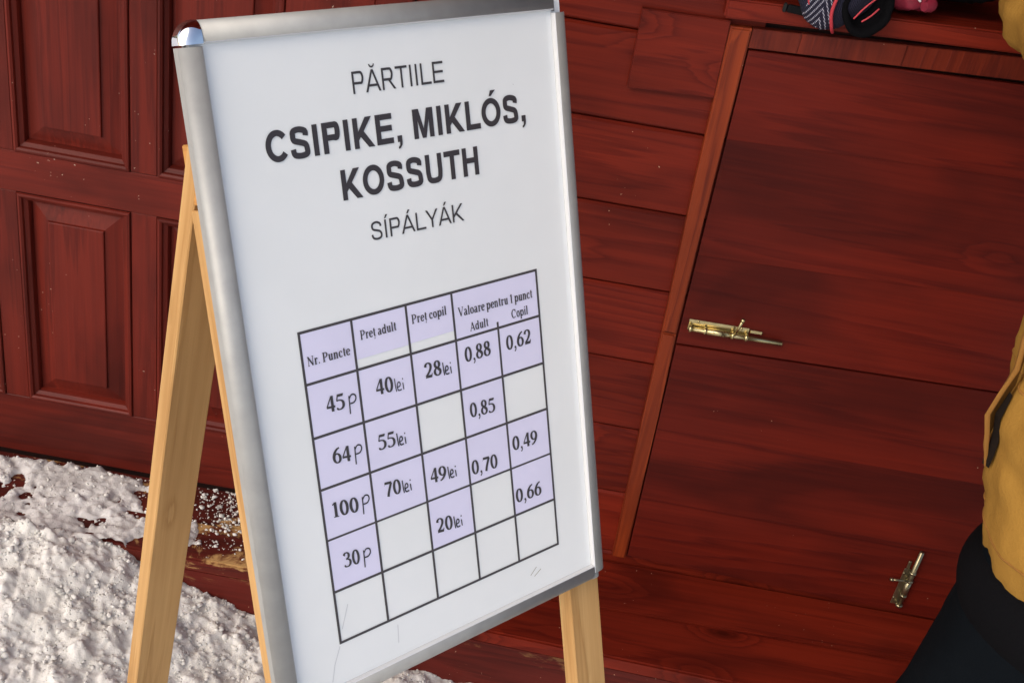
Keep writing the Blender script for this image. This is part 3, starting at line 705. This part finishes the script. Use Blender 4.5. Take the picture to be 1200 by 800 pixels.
# ---- broad-nib serif lettering drawn stroke by stroke (height 1 = capital height)
def arc(cx, cy, rx, ry, a0, a1, n=14): return [(cx + rx*math.cos(rad(a0+(a1-a0)*i/n)), cy + ry*math.sin(rad(a0+(a1-a0)*i/n))) for i in range(n+1)]
XH = .69
def bowl(cx, rx, h=XH, a0=0, a1=360): return arc(cx, h/2, rx, h/2-.03, a0, a1, 20)
def st(x, y0, y1): return ('v', x, y0, y1)
def sf(x, y, w_=.20): return ('h', x-w_/2, x+w_/2, y)
G = {
 '0': (.74, [('n', arc(.37, .5, .235, .455, 0, 360, 26))]),
 '1': (.60, [st(.34, .03, .97), sf(.34, .025, .38), ('t', [(.34, .95), (.22, .86), (.12, .83)])]),
 '2': (.74, [('n', [(.12, .72), (.16, .87), (.30, .96), (.46, .93), (.56, .80), (.55, .62), (.44, .42), (.28, .24), (.12, .10)]), ('f', [(.07, .0), (.62, .0), (.68, .27), (.63, .27), (.58, .17), (.17, .17)])]),
 '3': (.74, [('n', [(.10, .78), (.20, .92), (.36, .95), (.50, .86), (.52, .72), (.44, .60), (.26, .53)]), ('n', [(.26, .53), (.46, .50), (.60, .38), (.58, .18), (.42, .05), (.22, .04), (.10, .10)]), ('d', .12, .11, .07)]),
 '4': (.74, [st(.50, .0, .98), ('f', [(.05, .23), (.70, .23), (.70, .36), (.05, .36)]), ('t', [(.46, .96), (.30, .70), (.08, .32)])]),
 '5': (.74, [('f', [(.20, .82), (.60, .82), (.66, .98), (.22, .98)]), ('t', [(.21, .97), (.16, .76), (.11, .56)]), ('n', [(.12, .58), (.30, .60), (.50, .54), (.60, .38), (.57, .18), (.42, .05), (.22, .03), (.10, .09)]), ('d', .12, .10, .07)]),
 '6': (.74, [('n', arc(.39, .32, .235, .285, 0, 360, 22)), ('n', [(.62, .97), (.42, .88), (.24, .68), (.155, .45), (.16, .30)])]),
 '7': (.74, [('f', [(.08, .82), (.68, .82), (.68, .98), (.12, .98), (.06, .74), (.10, .74)]), ('n', [(.66, .90), (.52, .58), (.40, .30), (.32, .0)])]),
 '8': (.74, [('n', arc(.37, .745, .185, .215, 0, 360, 22)), ('n', arc(.37, .27, .235, .235, 0, 360, 22)), ('t2', [(.24, .60), (.40, .50), (.54, .36)])]),
 '9': (.74, [('n', arc(.35, .66, .235, .285, 0, 360, 22)), ('n', [(.12, .03), (.32, .12), (.50, .32), (.585, .55), (.58, .70)])]),
 ',': (.30, [('d', .15, .08, .085), ('t', [(.20, .08), (.19, -.08), (.08, -.20)])]),
 '.': (.34, [('d', .15, .08, .085)]),
 ' ': (.30, []),
 'N': (1.02, [('t', [(.18, .97), (.18, .03)]), ('t', [(.84, .97), (.84, .03)]), ('w', [(.15, .97), (.50, .50), (.84, .03)]), sf(.14, .975, .22), sf(.18, .025, .26), sf(.84, .975, .26)]),
 'P': (.90, [st(.24, .0, 1), ('n', [(.30, .965), (.58, .95), (.74, .80), (.70, .60), (.52, .48), (.32, .47)]), sf(.24, .975, .38), sf(.24, .025, .38)]),
 'V': (.98, [('w', [(.14, .98), (.32, .5), (.50, .03)]), ('t', [(.52, .05), (.68, .5), (.84, .98)]), sf(.16, .975, .34), sf(.82, .975, .26)]),
 'A': (.98, [('t', [(.12, .0), (.30, .46), (.48, .97)]), ('w', [(.46, .97), (.64, .5), (.82, .02)]), ('t', [(.24, .30), (.66, .30)]), sf(.14, .025, .26), sf(.80, .025, .34)]),
 'C': (.98, [('n', arc(.50, .5, .37, .465, 45, 315, 20)), ('t', [(.80, .62), (.82, .98)])]),
 'r': (.60, [st(.22, .0, XH), sf(.22, .025, .32), sf(.14, XH-.03, .18), ('t', [(.26, .50), (.38, .64), (.48, .66)]), ('d', .48, .58, .07)]),
 'u': (.78, [st(.20, .16, XH), st(.56, .0, XH), ('n', [(.20, .20), (.26, .06), (.40, .04), (.54, .14)]), sf(.12, XH-.03, .18), sf(.48, XH-.03, .18), sf(.64, .025, .16)]),
 'n': (.80, [st(.20, .0, XH), st(.58, .0, .52), ('n', [(.24, .54), (.36, .65), (.50, .63), (.58, .48)]), sf(.12, XH-.03, .18), sf(.20, .025, .30), sf(.58, .025, .30)]),
 'c': (.66, [('n', bowl(.36, .23, a0=50, a1=318)), ('d', .50, .54, .08)]),
 't': (.50, [st(.24, .12, .88), ('n', [(.24, .16), (.30, .05), (.44, .07)]), sf(.26, XH-.03, .36)]),
 'e': (.66, [('n', bowl(.35, .23, a0=8, a1=320)), ('t', [(.18, .38), (.55, .38)])]),
 'a': (.74, [st(.50, .10, .52), ('n', [(.50, .50), (.42, .64), (.26, .66), (.14, .58)]), ('n', [(.48, .40), (.26, .34), (.13, .20), (.18, .05), (.34, .04), (.48, .14)]), ('n', [(.50, .12), (.56, .04), (.68, .06)])]),
 'd': (.82, [st(.58, .0, 1), ('n', bowl(.34, .21, a0=30, a1=330)), sf(.50, .975, .18), sf(.66, .025, .16)]),
 'l': (.42, [st(.20, .0, 1), sf(.12, .975, .18), sf(.20, .025, .32)]),
 'o': (.72, [('n', bowl(.36, .23))]),
 'p': (.82, [st(.20, -.28, XH), ('n', bowl(.46, .21, a0=-150, a1=150)), sf(.12, XH-.03, .18), sf(.20, -.28, .32)]),
 'i': (.42, [st(.20, .0, XH), sf(.12, XH-.03, .18), sf(.20, .025, .32), ('d', .20, .90, .095)]),
}
G['ț'] = (G['t'][0], G['t'][1] + [('d', .26, -.14, .055), ('t', [(.30, -.14), (.27, -.22), (.20, -.28)])])
G['1s'] = G['1']
def nib(d): return THN + (THK-THN)*abs(d.y)**1.6
def serif(text, u0, u1, vb, cap, mat, parent, slant=0.0, name='numeral', vb1=None):
    tot = sum(G[c][0] for c in text); bm = bmesh.new(); x = 0; k = 0
    kx = (u1-u0)/tot; vb1 = vb if vb1 is None else vb1
    for ch in text:
        ww, strokes = G[ch]
        def T(p, z, x=x):
            u = u0 + (x + p.x)*kx; return (U(u), Vv(vb + (vb1-vb)*(u-u0)/(u1-u0)) + p.y*cap*vy, z)
        for s in strokes:
            k += 1; z = .0010 + .000008*k
            if s[0] == 'n': ribbon(bm, s[1], nib, T, z)
            elif s[0] == 't': ribbon(bm, s[1], lambda d: THN*1.1, T, z)
            elif s[0] == 't2': ribbon(bm, s[1], lambda d: THK*.85, T, z)
            elif s[0] == 'w': ribbon(bm, s[1], lambda d: THK*.95, T, z)
            elif s[0] == 'v': bm.faces.new([bm.verts.new(T(Vector(p), z)) for p in ((s[1]-THK/2, s[2], 0), (s[1]+THK/2, s[2], 0), (s[1]+THK/2, s[3], 0), (s[1]-THK/2, s[3], 0))])
            elif s[0] == 'h': bm.faces.new([bm.verts.new(T(Vector(p), z)) for p in ((s[1], s[3]-.028, 0), (s[2], s[3]-.028, 0), (s[2], s[3]+.028, 0), (s[1], s[3]+.028, 0))])
            elif s[0] == 'f': bm.faces.new([bm.verts.new(T(Vector((*p, 0)), z)) for p in s[1]])
            elif s[0] == 'd': bm.faces.new([bm.verts.new(T(Vector((s[1] + s[3]*math.cos(t*math.pi/5), s[2] + s[3]*math.sin(t*math.pi/5), 0)), z)) for t in range(10)])
        x += ww
    o = obj(name, bm, mat, parent); return o
# paper slips stuck in the cells
slip_n = 0
def slip(c, r, u0=None, u1=None, v0=None, v1=None, mat='slip'):
    global slip_n; slip_n += 1
    j = [random.uniform(-1.0, 1.0) for _ in range(4)]
    u0 = cx_[c] + 1.5 + j[0]*.5 if u0 is None else u0; u1 = cx_[c+1] - 1.5 + j[1]*.5 if u1 is None else u1
    v0 = ry_[r] + 1.5 + j[2]*.5 if v0 is None else v0; v1 = ry_[r+1] - 1.5 + j[3]*.5 if v1 is None else v1
    bm = bmesh.new(); box(bm, U(u0), U(u1), Vv(v1), Vv(v0), .00012, .00042 + .00001*(slip_n % 5))
    return sobj('paper_slip', bm, M[mat])
def pen(parent, strokes, u0, vb, sc, w_=2.0):
    bm = bmesh.new(); k = 0
    for s in strokes:
        k += 1; ribbon(bm, s, lambda d: w_/sc, lambda p, z: (U(u0 + p.x*sc), Vv(vb) + p.y*sc*vy, z), .0011 + k*.00001)
    return obj('pen_note', bm, M['pen'], parent)
PEN_P = [[(0, -.45), (.03, .2), (.05, .95)], [(.04, .70), (.30, .98), (.62, .92), (.70, .62), (.48, .36), (.10, .34)]]
def LEI(w=1): return [[(0, .95), (.03, .4), (.08, .0)], [(.20, .28), (.46, .36), (.44, .58), (.28, .60), (.18, .32), (.28, .04), (.56, .06)], [(.72, .50), (.75, .0)], [(.72, .72), (.74, .82)]]
s = slip(0, 0); serif('Nr. Puncte', 83, 152, 388.5, 12, M['ink'], s, name='lettering')
s = slip(1, 0, v1=398); serif('Preț adult', 171, 233, 374, 12, M['ink'], s, name='lettering')
s = slip(2, 0, v1=397); serif('Preț copil', 260, 324, 372, 12, M['ink'], s, name='lettering')
s = slip(3, 0, u1=501); serif('Valoare pentru 1 punct', 345, 491, 380, 12.5, M['ink'], s, name='lettering', vb1=382)
serif('Adult', 364, 400, 404, 12, M['ink'], s, name='lettering'); serif('Copil', 446, 480, 403.5, 12.5, M['ink'], s, name='lettering')
cells = [(0, 1, '45', 102.5, 134, 453.5, 455, 'p'), (1, 1, '40', 185.7, 217, 451, 452.9, 'l'), (2, 1, '28', 272.7, 304.6, 449.5, 451, 'l'), (3, 1, '0,88', 348.5, 400, 445, 445, ''), (4, 1, '0,62', 430, 482, 446.5, 446, ''),
         (0, 2, '64', 101.5, 133, 521.3, 525, 'p'), (1, 2, '55', 178.5, 210, 524.3, 526, 'l'), (3, 2, '0,85', 348, 398.5, 524, 527, ''),
         (0, 3, '100', 89, 135, 591, 596, 'p'), (1, 3, '70', 179.5, 210, 590.4, 593, 'l'), (2, 3, '49', 262.5, 294, 595, 598, 'l'), (3, 3, '0,70', 340.5, 393, 606, 609, ''), (4, 3, '0,49', 424.5, 478.5, 593.5, 596, ''),
         (0, 4, '30', 97.5, 126, 663.3, 666, 'p'), (2, 4, '20', 264, 295.5, 668.7, 671.5, 'l'), (4, 4, '0,66', 422, 477, 673, 675, '')]
for c, r, t, u0, u1, vb, vb1, k in cells:
    s = slip(c, r); serif(t, u0, u1, vb, 21, M['ink'], s, vb1=vb1)
    if k == 'p': pen(s, PEN_P, u1 + 6, vb + 3, 17, 1.9)
    if k == 'l': pen(s, LEI(), u1 + 2.5, vb + 3.5, 19, 1.9 if t != '40' else 1.5)
# crease lines in the film near the foot of the poster
for pts in ([(74, 768), (62, 790), (55, 812)], [(176, 775), (174, 800)], [(82, 745), (96, 715)]):
    bm = bmesh.new()
    for i in range(len(pts)-1): quadline(bm, (U(pts[i][0]), Vv(pts[i][1]), 0), (U(pts[i+1][0]), Vv(pts[i+1][1]), 0), .0011, .00018 + .00002*i)
    sobj('film_crease', bm, M['lip'])
bm = bmesh.new()
for pts in ([(440, 793), (450, 786)], [(450, 786), (453, 784)], [(448, 797), (462, 790)]): quadline(bm, (U(pts[0][0]), Vv(pts[0][1]), 0), (U(pts[1][0]), Vv(pts[1][1]), 0), .0007, .0002)
sobj('scuff_mark', bm, M['brass_dull'])

# ---- pine trestle
def plankleg(name, u0, u1, top, length, lean, thick, label=None):
    """top = (back offset, z) of the face nearest the board; lean>0 runs backwards"""
    bm = bmesh.new(); box(bm, 0, u1-u0, 0, thick, -length, 0, .0014)
    o = obj(name, bm, M['pine'], SG); o.location = (u0, top[0], ZB + top[1]); o.rotation_euler = (lean, 0, 0)
    if label: o['label'] = label
    return o
FLEN = 1.33
for a, b in ((-.020, .030), (.397, .447)):
    # front leg lies behind the frame, parallel with the board
    bm = bmesh.new(); box(bm, 0, b-a, -.0235, 0, -1.345, -.150, .0014)
    o = obj('leg', bm, M['pine'], SG); o.matrix_local = Matrix.Translation((0, 0, ZB)) @ Matrix.Translation((a, .0128*cosT, -.0128*sinT)) @ Matrix.Rotation(0, 4, 'X') @ Matrix.Rotation(-TH, 4, 'X') @ Matrix.Rotation(math.pi, 4, 'Z') @ Matrix.Translation((-(b-a), 0, 0))
    plankleg('leg', a, b, (-.0345, -.094), 1.245, rad(9.9), .0245, 'rear leg of the trestle')
bm = bmesh.new(); box(bm, -.0195, .4465, .0005, .0225, -.145, -.088, .0012)
o = obj('cross_rail', bm, M['pine_end'], SG); o.matrix_local = Matrix.Translation((0, 0, ZB)) @ Matrix.Translation((0, .0128*cosT, -.0128*sinT)) @ Matrix.Rotation(-TH, 4, 'X')

# ============================================================ THINGS ON THE COUNTER
def cover(pos, sc, n=3): pass
YS = W - .030
# knitted mitten drooping over the shelf edge
KN = empty('knitted_mitten', (.385, YS, 1.26), label='navy knitted mitten with white chevrons and red piping hanging over the shelf edge', category='mitten')
bm = bmesh.new(); r = bmesh.ops.create_uvsphere(bm, u_segments=40, v_segments=24, radius=1)
for v in r['verts']:
    p = v.co.copy(); k = 1 + .07*noise.noise(p*2.3) + .03*noise.noise(p*6)
    x = p.x*.058*k; y = p.y*.026*k; z = p.z*.066*k
    if z < 0: x *= 1 - .22*abs(p.z)**2
    v.co = (x - .005 + .10*z, y - .014, z + .040)
for f in bm.faces: f.smooth = True
obj('mitten_palm', bm, M['knit'], KN)
bm = bmesh.new()
path_tube(bm, [(.012, -.044, .10), (-.004, -.047, .055), (-.010, -.042, .012), (-.002, -.033, -.016), (.004, -.020, -.026)], [.0026]*5, 8, 2)
path_tube(bm, [(-.045, -.036, .09), (-.050, -.034, .05), (-.046, -.030, .02), (-.036, -.026, .0)], [.0022]*4, 8, 2)
obj('piping', bm, M['piping'], KN)
bm = bmesh.new(); ringN = 28
R0 = []
for k, (rr, dy) in enumerate(((.030, .012), (.036, -.002), (.035, -.010), (.028, -.010), (.025, 0.0), (.022, .014))):
    R0.append([bm.verts.new((.040 + rr*1.0*math.cos(t*2*math.pi/ringN)*(1+.06*math.sin(t)), -.030 + dy, .022 + rr*1.25*math.sin(t*2*math.pi/ringN))) for t in range(ringN)])
for i in range(5):
    for t in range(ringN):
        f = bm.faces.new((R0[i][t], R0[i][(t+1) % ringN], R0[i+1][(t+1) % ringN], R0[i+1][t])); f.smooth = True
bm.faces.new(R0[-1])
obj('cuff', bm, M['black_knit'], KN)
bm = bmesh.new()
path_tube(bm, [(.024, -.040, .004), (.034, -.042, .022), (.046, -.040, .036), (.056, -.036, .044)], [.0013]*4, 6, 2)
path_tube(bm, [(.036, -.041, .002), (.046, -.042, .012), (.056, -.038, .024)], [.0013]*3, 6, 2)
obj('lining_stripe', bm, M['piping'], KN)
# black strap end lying along the shelf front
SP = empty('black_strap', (.34, YS, 1.25), label='flat black webbing strap sticking out left of the knitted mitten', category='strap')
bm = bmesh.new(); vs = box(bm, -.024, .060, -.012, -.0045, -.003, .0095, .003, 2); obj('webbing', bm, M['black'], SP, rot=(0, rad(3), 0))
bm = bmesh.new(); box(bm, -.030, -.0245, -.0125, -.004, -.0035, .010, .0015); obj('strap_end', bm, M['boots'], SP, rot=(0, rad(3), 0))
# pink glove
def blob(name, loc, rs, mat, seed, par, amp=.16, fr=1.7):
    bm = bmesh.new(); r = bmesh.ops.create_uvsphere(bm, u_segments=36, v_segments=22, radius=1)
    for v in r['verts']:
        p = v.co.copy(); k = 1 + amp*noise.noise(p*fr + Vector((seed, 0, 0))) + amp*.4*noise.noise(p*fr*3 + Vector((seed, 3, 0)))
        v.co = (p.x*rs[0]*k, p.y*rs[1]*k, p.z*rs[2]*k)
    for f in bm.faces: f.smooth = True
    return obj(name, bm, mat, par, loc=loc)
PG = empty('pink_glove', (.495, YS + .03, 1.29), label='crumpled crimson pink glove on the shelf right of the knitted mitten', category='glove')
blob('palm', (0, 0, .006), (.036, .030, .021), M['pink'], 3, PG, .3)
for i in range(4): 
    bm = bmesh.new(); path_tube(bm, [(-.024 + .013*i, -.005, .016), (-.028 + .014*i, .03, .024), (-.024 + .013*i, .062, .016)], [.010, .010, .007], 10, 2, .001, i); obj('finger', bm, M['pink'], PG)
bm = bmesh.new(); path_tube(bm, [(.018, -.022, .010), (.024, -.040, .006), (.012, -.050, .004)], [.011, .010, .007], 10, 2, .001, 7); obj('thumb', bm, M['pink'], PG)
bm = bmesh.new(); path_tube(bm, [(-.004, -.0245, .018), (.004, -.031, .012), (.010, -.033, .006)], [.0035, .003, .0015], 8, 2); obj('badge', bm, M['white_pen'], PG)
# black glove behind
BG = empty('black_glove', (.575, YS + .075, 1.30), label='black fabric glove lying on the shelf beside the yellow sleeve', category='glove')
blob('palm', (0, 0, .018), (.062, .050, .030), M['black_knit'], 9, BG, .22)
for i in range(4):
    bm = bmesh.new(); path_tube(bm, [(-.03, -.02 + .018*i, .02), (-.075, -.024 + .02*i, .026), (-.105, -.016 + .02*i, .014)], [.012, .0115, .008], 10, 2, .001, i); obj('finger', bm, M['black_knit'], BG)

# ============================================================ PERSON at the counter
PX, PY = .845, 1.30
PS = empty('person', (PX, PY, -.045), label='person in mustard jacket and navy trousers leaning on the counter shelf', category='person')
zo = .045
def skin_body():
    J = {'pelvis': (0, 0, .93), 'waist': (0, .03, 1.08), 'chest': (0, .10, 1.27), 'neck': (0, .15, 1.44), 'head0': (0, .18, 1.50), 'head1': (0, .20, 1.62),
         'shL': (-.17, .11, 1.38), 'elL': (-.215, .34, 1.345), 'wrL': (-.06, .50, 1.37), 'haL': (.0, .54, 1.385),
         'shR': (.17, .11, 1.38), 'elR': (.27, .33, 1.345), 'wrR': (.11, .50, 1.38), 'haR': (.05, .54, 1.39),
         'hipL': (-.09, 0, .88), 'knL': (-.12, .0, .50), 'anL': (-.14, -.03, .10), 'toL': (-.16, .12, .05),
         'hipR': (.09, 0, .88), 'knR': (.13, .07, .50), 'anR': (.15, .04, .10), 'toR': (.18, .19, .05)}
    R_ = dict(pelvis=.13, waist=.11, chest=.125, neck=.055, head0=.06, head1=.095, shL=.055, elL=.042, wrL=.028, haL=.03, shR=.055, elR=.042, wrR=.028, haR=.03,
              hipL=.085, knL=.055, anL=.04, toL=.035, hipR=.085, knR=.055, anR=.04, toR=.035)
    E_ = [('pelvis', 'waist'), ('waist', 'chest'), ('chest', 'neck'), ('neck', 'head0'), ('head0', 'head1'), ('chest', 'shL'), ('shL', 'elL'), ('elL', 'wrL'), ('wrL', 'haL'),
          ('chest', 'shR'), ('shR', 'elR'), ('elR', 'wrR'), ('wrR', 'haR'), ('pelvis', 'hipL'), ('hipL', 'knL'), ('knL', 'anL'), ('anL', 'toL'), ('pelvis', 'hipR'), ('hipR', 'knR'), ('knR', 'anR'), ('anR', 'toR')]
    # fingers
    for sd, hx, sg in (('L', 'haL', 1), ('R', 'haR', -1)):
        h = Vector(J[hx])
        for i, (dx, dz, ln) in enumerate(((.0, .026, .9), (.0, .009, 1.0), (.0, -.008, .95), (.0, -.024, .75))):
            a, b, c = f'f{sd}{i}a', f'f{sd}{i}b', f'f{sd}{i}c'
            J[a] = h + Vector((sg*.035, .018, dz)); J[b] = h + Vector((sg*(.035+.028*ln), .022, dz - .004)); J[c] = h + Vector((sg*(.035+.050*ln), .006, dz - .010))
            R_[a] = .011; R_[b] = .0095; R_[c] = .008; E_ += [(hx, a), (a, b), (b, c)]
        a, b = f't{sd}a', f't{sd}b'; J[a] = h + Vector((sg*.008, -.022, .020)); J[b] = h + Vector((sg*.036, -.034, .026)); R_[a] = .012; R_[b] = .009; E_ += [(hx, a), (a, b)]
    keys = list(J); me = bpy.data.meshes.new('body'); me.from_pydata([Vector(J[k]) + Vector((0, 0, zo)) for k in keys], [(keys.index(a), keys.index(b)) for a, b in E_], [])
    o = bpy.data.objects.new('body', me); COL.objects.link(o)
    sm = o.modifiers.new('skin', 'SKIN'); sv = me.skin_vertices[0].data
    for i, k in enumerate(keys): sv[i].radius = (R_[k], R_[k]); sv[i].use_root = (k == 'pelvis')
    sb = o.modifiers.new('sub', 'SUBSURF'); sb.levels = sb.render_levels = 2
    dg = bpy.context.evaluated_depsgraph_get(); m2 = bpy.data.meshes.new_from_object(o.evaluated_get(dg)); bpy.data.objects.remove(o)
    # a little face shaping
    hc = Vector((0, .19, 1.60 + zo))
    for v in m2.vertices:
        d = v.co - hc
        if d.length < .16 and v.co.z > 1.50 + zo:
            v.co.z = hc.z + d.z*1.18; v.co.x = d.x*.86
            if d.y > .05 and abs(d.x) < .016 and -.03 < d.z < .02: v.co.y += .020      # nose
    m2.materials.clear(); m2.materials.append(M['skin'])
    for p in m2.polygons: p.use_smooth = True
    return link(bpy.data.objects.new('body', m2), PS)
skin_body()
for sx_ in (-1, 1):
    bm = bmesh.new(); bmesh.ops.create_uvsphere(bm, u_segments=16, v_segments=10, radius=.011); obj('eye', bm, M['white_pen'], PS, True, loc=(sx_*.030, .272, 1.625+zo))
    bm = bmesh.new(); bmesh.ops.create_uvsphere(bm, u_segments=14, v_segments=10, radius=.022, matrix=Matrix.Diagonal((.4, .8, 1.3, 1))); obj('ear', bm, M['skin'], PS, True, loc=(sx_*.084, .19, 1.60+zo))
bm = bmesh.new(); tube(bm, (-.022, .268, 1.560+zo), (.022, .268, 1.560+zo), .0045, n=8); obj('mouth', bm, M['pink'], PS)
bm = bmesh.new(); loft(bm, [(0, .175, 1.56+zo, .088, .085), (0, .178, 1.62+zo, .098, .102), (0, .185, 1.69+zo, .092, .098), (0, .185, 1.735+zo, .055, .06), (0, .185, 1.75+zo, .008, .01)], 32, lambda t, z: .03*noise.noise(Vector((math.cos(t)*3, math.sin(t)*3, z*20)))*1)
obj('wool_hat', bm, M['black_knit'], PS)

# jacket: body, hem, pocket, sleeves
def jf(t, z):
    c, s_ = math.cos(t), math.sin(t)
    f = .045*noise.noise(Vector((c*1.6, s_*1.6, z*5))) + .050*noise.noise(Vector((c*3 + z*2, s_*4 + z*3, z*15))) + .022*noise.noise(Vector((c*9 + z*8, s_*9, z*30))) + .012*math.sin(z*40 + 5*c + 3*s_)*sst(.70, .95, z)
    return f
zz = lambda z: z + zo
bm = bmesh.new()
loft(bm, [(.004, -.005, zz(.707), .150, .130), (.004, -.005, zz(.722), .172, .150), (.003, -.004, zz(.785), .193, .168), (.0, .0, zz(.87), .212, .178), (-.002, .01, zz(.95), .226, .182), (0, .02, zz(1.05), .222, .172), (0, .06, zz(1.18), .225, .165), (0, .10, zz(1.32), .220, .150), (0, .125, zz(1.40), .165, .115), (0, .145, zz(1.46), .075, .075)], 96, jf, 7, cap=False)
JK = obj('jacket', bm, M['jacket'], PS, True)
for f, lab in ((-1, None), (1, None)):
    bm = bmesh.new()
    path_tube(bm, [(f*.155, .115, zz(1.375)), (f*.195, .20, zz(1.365)), (f*.218, .33, zz(1.364)), (f*.198, .415, zz(1.370)), (f*.12, .475, zz(1.375)), (f*.065, .495, zz(1.38))], [.080, .077, .069, .064, .054, .046], 28, 3, .007, 3*f+5)
    obj('sleeve', bm, M['jacket'], JK)
bm = bmesh.new(); path_tube(bm, [(0, .06, zz(1.455)), (0, .075, zz(1.47))], [.06, .06], 12, 1); bm.free()
bm = bmesh.new(); loft(bm, [(0, .14, zz(1.44), .082, .078), (0, .15, zz(1.475), .074, .072), (0, .155, zz(1.50), .070, .070)], 32, lambda t, z: .03*math.sin(3*t), 4, cap=False); obj('collar', bm, M['jacket'], JK)
# gaping side pocket: a raised flap edge with a dark sheet laid on for the shade inside
def jr(t, z):
    """point on the jacket side, t angle, z local height"""
    tab = [(.707, .150, .130, .004, -.005), (.722, .172, .150, .004, -.005), (.785, .193, .168, .003, -.004), (.87, .212, .178, 0, 0), (.95, .226, .182, -.002, .01), (1.05, .222, .172, 0, .02), (1.18, .225, .165, 0, .06), (1.32, .220, .150, 0, .10)]
    for a, b in zip(tab, tab[1:]):
        if a[0] <= z <= b[0]:
            k = (z-a[0])/(b[0]-a[0]); q = [a[i]*(1-k)+b[i]*k for i in range(5)]; break
    f = 1 + jf(t, z + zo); return Vector((q[3] + q[1]*f*math.cos(t), q[4] + q[2]*f*math.sin(t), z + zo))
bm = bmesh.new(); A = []
zs = [.86, .885, .91, .94, .975, 1.01, 1.05, 1.09]
for i, z in enumerate(zs):
    k = math.sin(math.pi*min(1, (i+.4)/(len(zs)-.3)))
    t0 = math.pi*(.93 + .06*i/7); p = jr(t0, z); q = jr(t0 + .13, z)
    out = Vector((-1, -.15, 0)).normalized()
    A.append([bm.verts.new(p + out*.003), bm.verts.new(p*.5 + q*.5 + out*(.004 + .016*k)), bm.verts.new(q + out*(.006 + .018*k) + Vector((.0, -.004, 0))), bm.verts.new(q + out*(.004 + .014*k) + Vector((.002, -.002, 0)))])
for i in range(len(zs)-1):
    for j in range(3): f = bm.faces.new((A[i][j], A[i][j+1], A[i+1][j+1], A[i+1][j])); f.smooth = True
obj('pocket_flap', bm, M['jacket_edge'], JK)
bm = bmesh.new(); B_ = []
for i, z in enumerate(zs[:5]):
    t0 = math.pi*(.93 + .06*i/7)
    w0 = .07*math.sin(math.pi*(i+.5)/5)
    B_.append([bm.verts.new(jr(t0+.10, z) + Vector((-.009, -.004, 0))), bm.verts.new(jr(t0 + .13 + w0, z) + Vector((-.004, -.004, 0)))])
for i in range(4): bm.faces.new((B_[i][0], B_[i][1], B_[i+1][1], B_[i+1][0]))
obj('pocket_shade', bm, M['dark'], JK)

for zc in (.775, .99):
    bm = bmesh.new(); pts = [jr(math.pi*(.75 + .75*i/30), zc + .006*math.sin(i*.4)) for i in range(31)]
    path_tube(bm, [p*1.0 for p in pts], [.0022]*31, 6, 1); obj('seam', bm, M['jacket_edge'], JK)
# hem band and trousers
bm = bmesh.new(); loft(bm, [(.0, -.004, zz(.625), .156, .144), (-.002, -.006, zz(.650), .178, .158), (-.002, -.008, zz(.69), .187, .164), (-.002, -.006, zz(.725), .176, .154), (.0, -.004, zz(.74), .150, .134)], 72, lambda t, z: .02*noise.noise(Vector((math.cos(t)*2, math.sin(t)*2, z*12))), 5, cap=False)
obj('fleece_hem', bm, M['black_knit'], PS)
for f, ks in ((-1, ((-.070, 0, .75, .100), (-.068, -.005, .66, .108), (-.076, -.005, .56, .106), (-.092, .0, .45, .100), (-.135, -.015, .28, .096), (-.145, -.03, .13, .100), (-.145, -.03, .085, .100))),
              (1, ((.085, 0, .80, .105), (.09, .0, .68, .112), (.115, .045, .56, .105), (.13, .07, .45, .098), (.145, .05, .28, .096), (.15, .04, .13, .100), (.15, .04, .085, .100)))):
    bm = bmesh.new(); loft(bm, [(x, y, z+zo, r_, r_*1.12) for x, y, z, r_ in ks], 48, lambda t, z, f=f: .05*noise.noise(Vector((math.cos(t)*1.8+f, math.sin(t)*1.8, z*7))) + .02*noise.noise(Vector((math.cos(t)*5, math.sin(t)*5+f, z*25))), 6, cap=False)
    obj('trouser_leg', bm, M['navy'], PS)
    bm = bmesh.new(); yb = -.03 if f < 0 else .04; xb = f*.148
    loft(bm, [(xb, yb+.045, .0+zo-.045+.002, .055, .145), (xb, yb+.045, .03+zo-.045, .058, .150), (xb, yb+.035, .07+zo-.045, .052, .130), (xb, yb, .12+zo-.045, .052, .072), (xb, yb, .22+zo-.045, .058, .064)], 28, None, 4)
    obj('boot', bm, M['boots'], PS)
bm = bmesh.new(); loft(bm, [(0, .0, zz(.60), .165, .135), (0, 0, zz(.68), .170, .145), (0, .0, zz(.80), .160, .135)], 40, None, 4); obj('trouser_seat', bm, M['navy'], PS)
